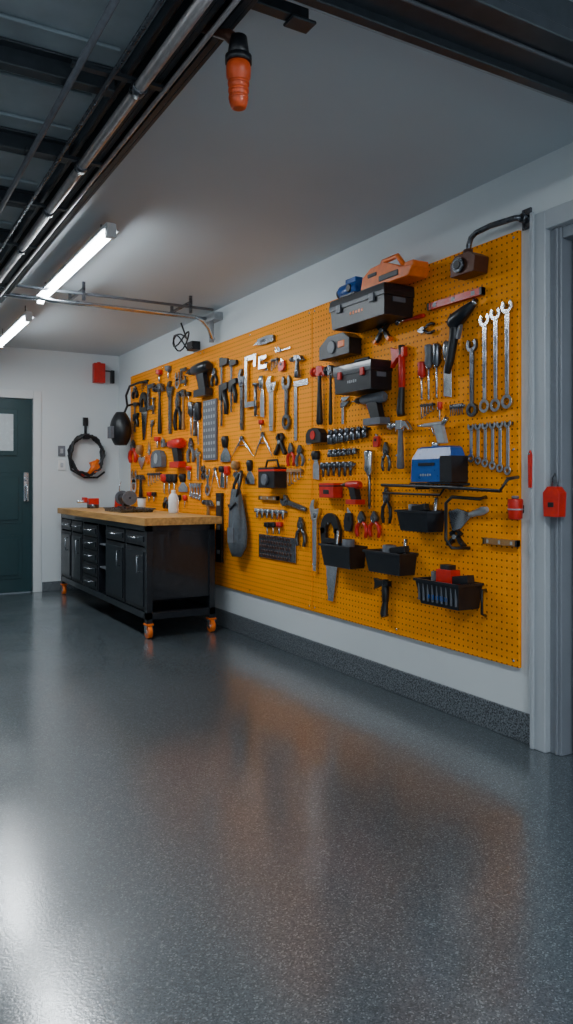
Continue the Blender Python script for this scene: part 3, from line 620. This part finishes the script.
b = B(); pts = []
for i in range(180):
    a = i*2*math.pi/30+.4; r = .190+.014*math.sin(i*1.7); pts.append((r*math.cos(a)*.92, r*math.sin(a)*1.10, .03+.012*(i//30)+.006*math.sin(i*.9)))
b.tube(pts,.014,'black',6); b.tube([(0,.2,.02),(0,.32,.02),(0,.40,.01)],.014,'black'); b.box((0,.36,.015),(.05,.09,.03),'black'); b.box((0,.2,.05),(.05,.06,.09),'black')
b.tube([(.02,-.2,.08),(.07,-.13,.09),(.12,-.05,.08)],[.02,.03,.02],'orange'); b.box((.09,-.12,.07),(.08,.12,.05),'orange',.4); b.cyl((-.12,-.16,.06),(-.02,-.22,.06),.016,'red')
b.tube([(-.19,0,.05),(-.16,-.16,.05),(-.02,-.24,.05),(.12,-.24,.05),(.2,-.18,.05)],.011,'black')
b.done('cable_coil', frame_far(2.2,1.44), 0)
b = B(); b.box((0,0,.04),(.12,.21,.08),'red'); b.box((0,.0,.083),(.07,.09,.006),'red'); b.tube([(.06,.03,.04),(.12,.03,.04),(.17,.03,.04)],.008,'black'); b.box((.15,-.03,.03),(.04,.14,.05),'black'); b.cyl((-.0,.105,.04),(0,.12,.04),.02,'red')
b.done('fire_alarm_box', frame_far(2.34,2.33), .004)
for z in (1.33,1.48):
    b = B(); b.box((0,0,.006),(.075,.11,.012),'white' if z<1.4 else 'grey'); b.box((0,0,.014),(.03,.05,.006),'lgrey'); b.done('light_switch', frame_far(1.95,z), .002)

# ------------------------------------------------------------ workbench
b = B(); x0, x1, y0, y1 = 1.875, 2.42, 5.31, 7.90; zt = .885; m='bmetal'
b.bb(x0-.03,x1+.04,y0-.04,y1+.03,zt-.055,zt,'plank')
for x in (x0,x1-.045):
    for y in (y0,y1-.045): b.bb(x,x+.045,y,y+.045,.11,zt-.055,m)
    b.bb(x,x+.045,y0,y1,zt-.10,zt-.055,m); b.bb(x,x+.045,y0,y1,.14,.19,m)
for y in (y0,y1-.045): b.bb(x0,x1,y,y+.045,zt-.10,zt-.055,m); b.bb(x0,x1,y,y+.045,.14,.185,m)
divs = [5.33,5.82,6.35,6.59,7.08,7.48,7.88]
b.bb(x0+.03,x1-.01,y0+.02,y0+.035,.28,zt-.1,m)
b.bb(x0+.03,x1-.01,y1-.04,y1-.02,.19,zt-.1,m); b.bb(x1-.03,x1-.01,y0+.03,y1-.02,.19,zt-.1,m); b.bb(x0+.02,x1-.01,y0+.02,y1-.02,.17,.19,m)
for y in divs[1:-1]: b.bb(x0+.01,x1-.02,y-.012,y+.012,.17,zt-.08,m)
def door(a, c, z0, z1):
    b.bb(x0+.002,x0+.03,a+.016,c-.016,z0,z1,'black'); b.bb(x0-.008,x0+.002,a+.04,c-.04,z0+.03,z1-.03,m)
for a, c in ((divs[0],divs[1]),(divs[1],divs[2]),(divs[4],divs[5]),(divs[5],divs[6])):
    door(a,c,.2,.66); door(a,c,.675,zt-.11)
    b.tube([(x0-.005,a+.1,.60),(x0-.035,a+.1,.60),(x0-.035,a+.1,.48),(x0-.005,a+.1,.48)],.006,'steel',6)
    b.tube([(x0,(a+c)/2-.06,.73),(x0-.03,(a+c)/2-.06,.73),(x0-.03,(a+c)/2+.06,.73),(x0,(a+c)/2+.06,.73)],.006,'steel',6)
for i in range(5):
    z = .2+i*.115; door(divs[3],divs[4],z,z+.105); b.tube([(x0,6.76,z+.06),(x0-.03,6.76,z+.06),(x0-.03,6.9,z+.06),(x0,6.9,z+.06)],.006,'steel',6)
for z in (.4,.6): b.bb(x0+.02,x1-.05,divs[2],divs[3],z,z+.012,'grey')
b.cyl((2.1,6.47,.412),(2.1,6.47,.52),.05,'lgrey'); b.cyl((2.02,6.45,.612),(2.02,6.45,.72),.04,'white')
for x in (x0+.022,x1-.022):
    for y in (y0+.022,y1-.022):
        b.box((x,y,.105),(.06,.06,.012),'orange'); b.cyl((x-.016,y,.05),(x+.016,y,.05),.048,'orange',n=20); b.cyl((x-.02,y,.05),(x+.02,y,.05),.02,'steel')
        for s in (-1,1): b.bb(x+s*.02,x+s*.026,y-.02,y+.02,.04,.105,'steel')
b.done('workbench', bevel=.003)
b = B(); z=zt+.001
b.shell(.5,.30,.035,.94,.004,'dsteel',0); b.done('parts_tray', Matrix(((0,0,1,2.0),(1,0,0,6.55),(0,1,0,z),(0,0,0,1))), .001)
def bench(name, x, y, fn): 
    b = B(); fn(b); b.done(name, Matrix.Translation((x,y,z)), .001)
bench('spray_bottle', 2.36, 6.02, lambda b:(b.tube([(0,0,0),(0,0,.02),(0,0,.13),(0,0,.155),(0,0,.17)],[.038,.042,.042,.03,.016],'white',20), b.cyl((0,0,.17),(0,0,.195),.018,'white')))
bench('paper_cup', 2.37, 6.85, lambda b:(b.cyl((0,0,0),(0,0,.11),.032,'white',.042,20), b.cyl((0,0,.11),(0,0,.122),.044,'black',n=20)))
bench('oil_can', 2.36, 7.5, lambda b:(b.cyl((0,0,0),(0,0,.1),.05,'red',.045,20), b.cyl((0,0,.1),(0,0,.14),.045,'red',.01,20), b.tube([(0,0,.13),(0,0,.22),(.02,0,.27)],[.008,.006,.003],'steel')))
bench('bench_grinder', 2.33, 7.2, lambda b:(b.bb(-.06,.06,-.08,.08,0,.03,'dsteel'), b.cyl((0,-.08,.11),(0,.08,.11),.055,'bmetal',n=20), b.cyl((0,-.13,.11),(0,-.1,.11),.07,'grey',n=20), b.cyl((0,.1,.11),(0,.13,.11),.07,'grey',n=20), b.cyl((0,-.13,.11),(0,.13,.11),.01,'steel'), b.bb(-.03,.03,-.03,.03,.03,.07,'bmetal')))
bench('bench_vise', 2.12, 7.6, lambda b:(b.cyl((0,0,0),(0,0,.04),.06,'dsteel'), b.bb(-.05,.05,-.04,.04,.04,.10,'red'), b.bb(-.1,-.07,-.05,.05,.06,.11,'red'), b.cyl((-.16,0,.07),(0,0,.07),.015,'steel'), b.cyl((-.15,-.06,.07),(-.15,.06,.07),.006,'steel')))

# ------------------------------------------------------------ world, camera
w = bpy.data.worlds.new('world'); bpy.context.scene.world = w; w.use_nodes = True
w.node_tree.nodes['Background'].inputs[0].default_value = (.55,.7,.85,1); w.node_tree.nodes['Background'].inputs[1].default_value = .25
cd = bpy.data.cameras.new('camera'); cd.sensor_width = 36; cd.lens = 760/1024*36; cd.shift_y = -29/1024; cd.clip_start = .05
co = bpy.data.objects.new('camera', cd); co.location = (0,0,HC); co.rotation_euler = (math.radians(90),0,-math.radians(29.87))
bpy.context.collection.objects.link(co); bpy.context.scene.camera = co
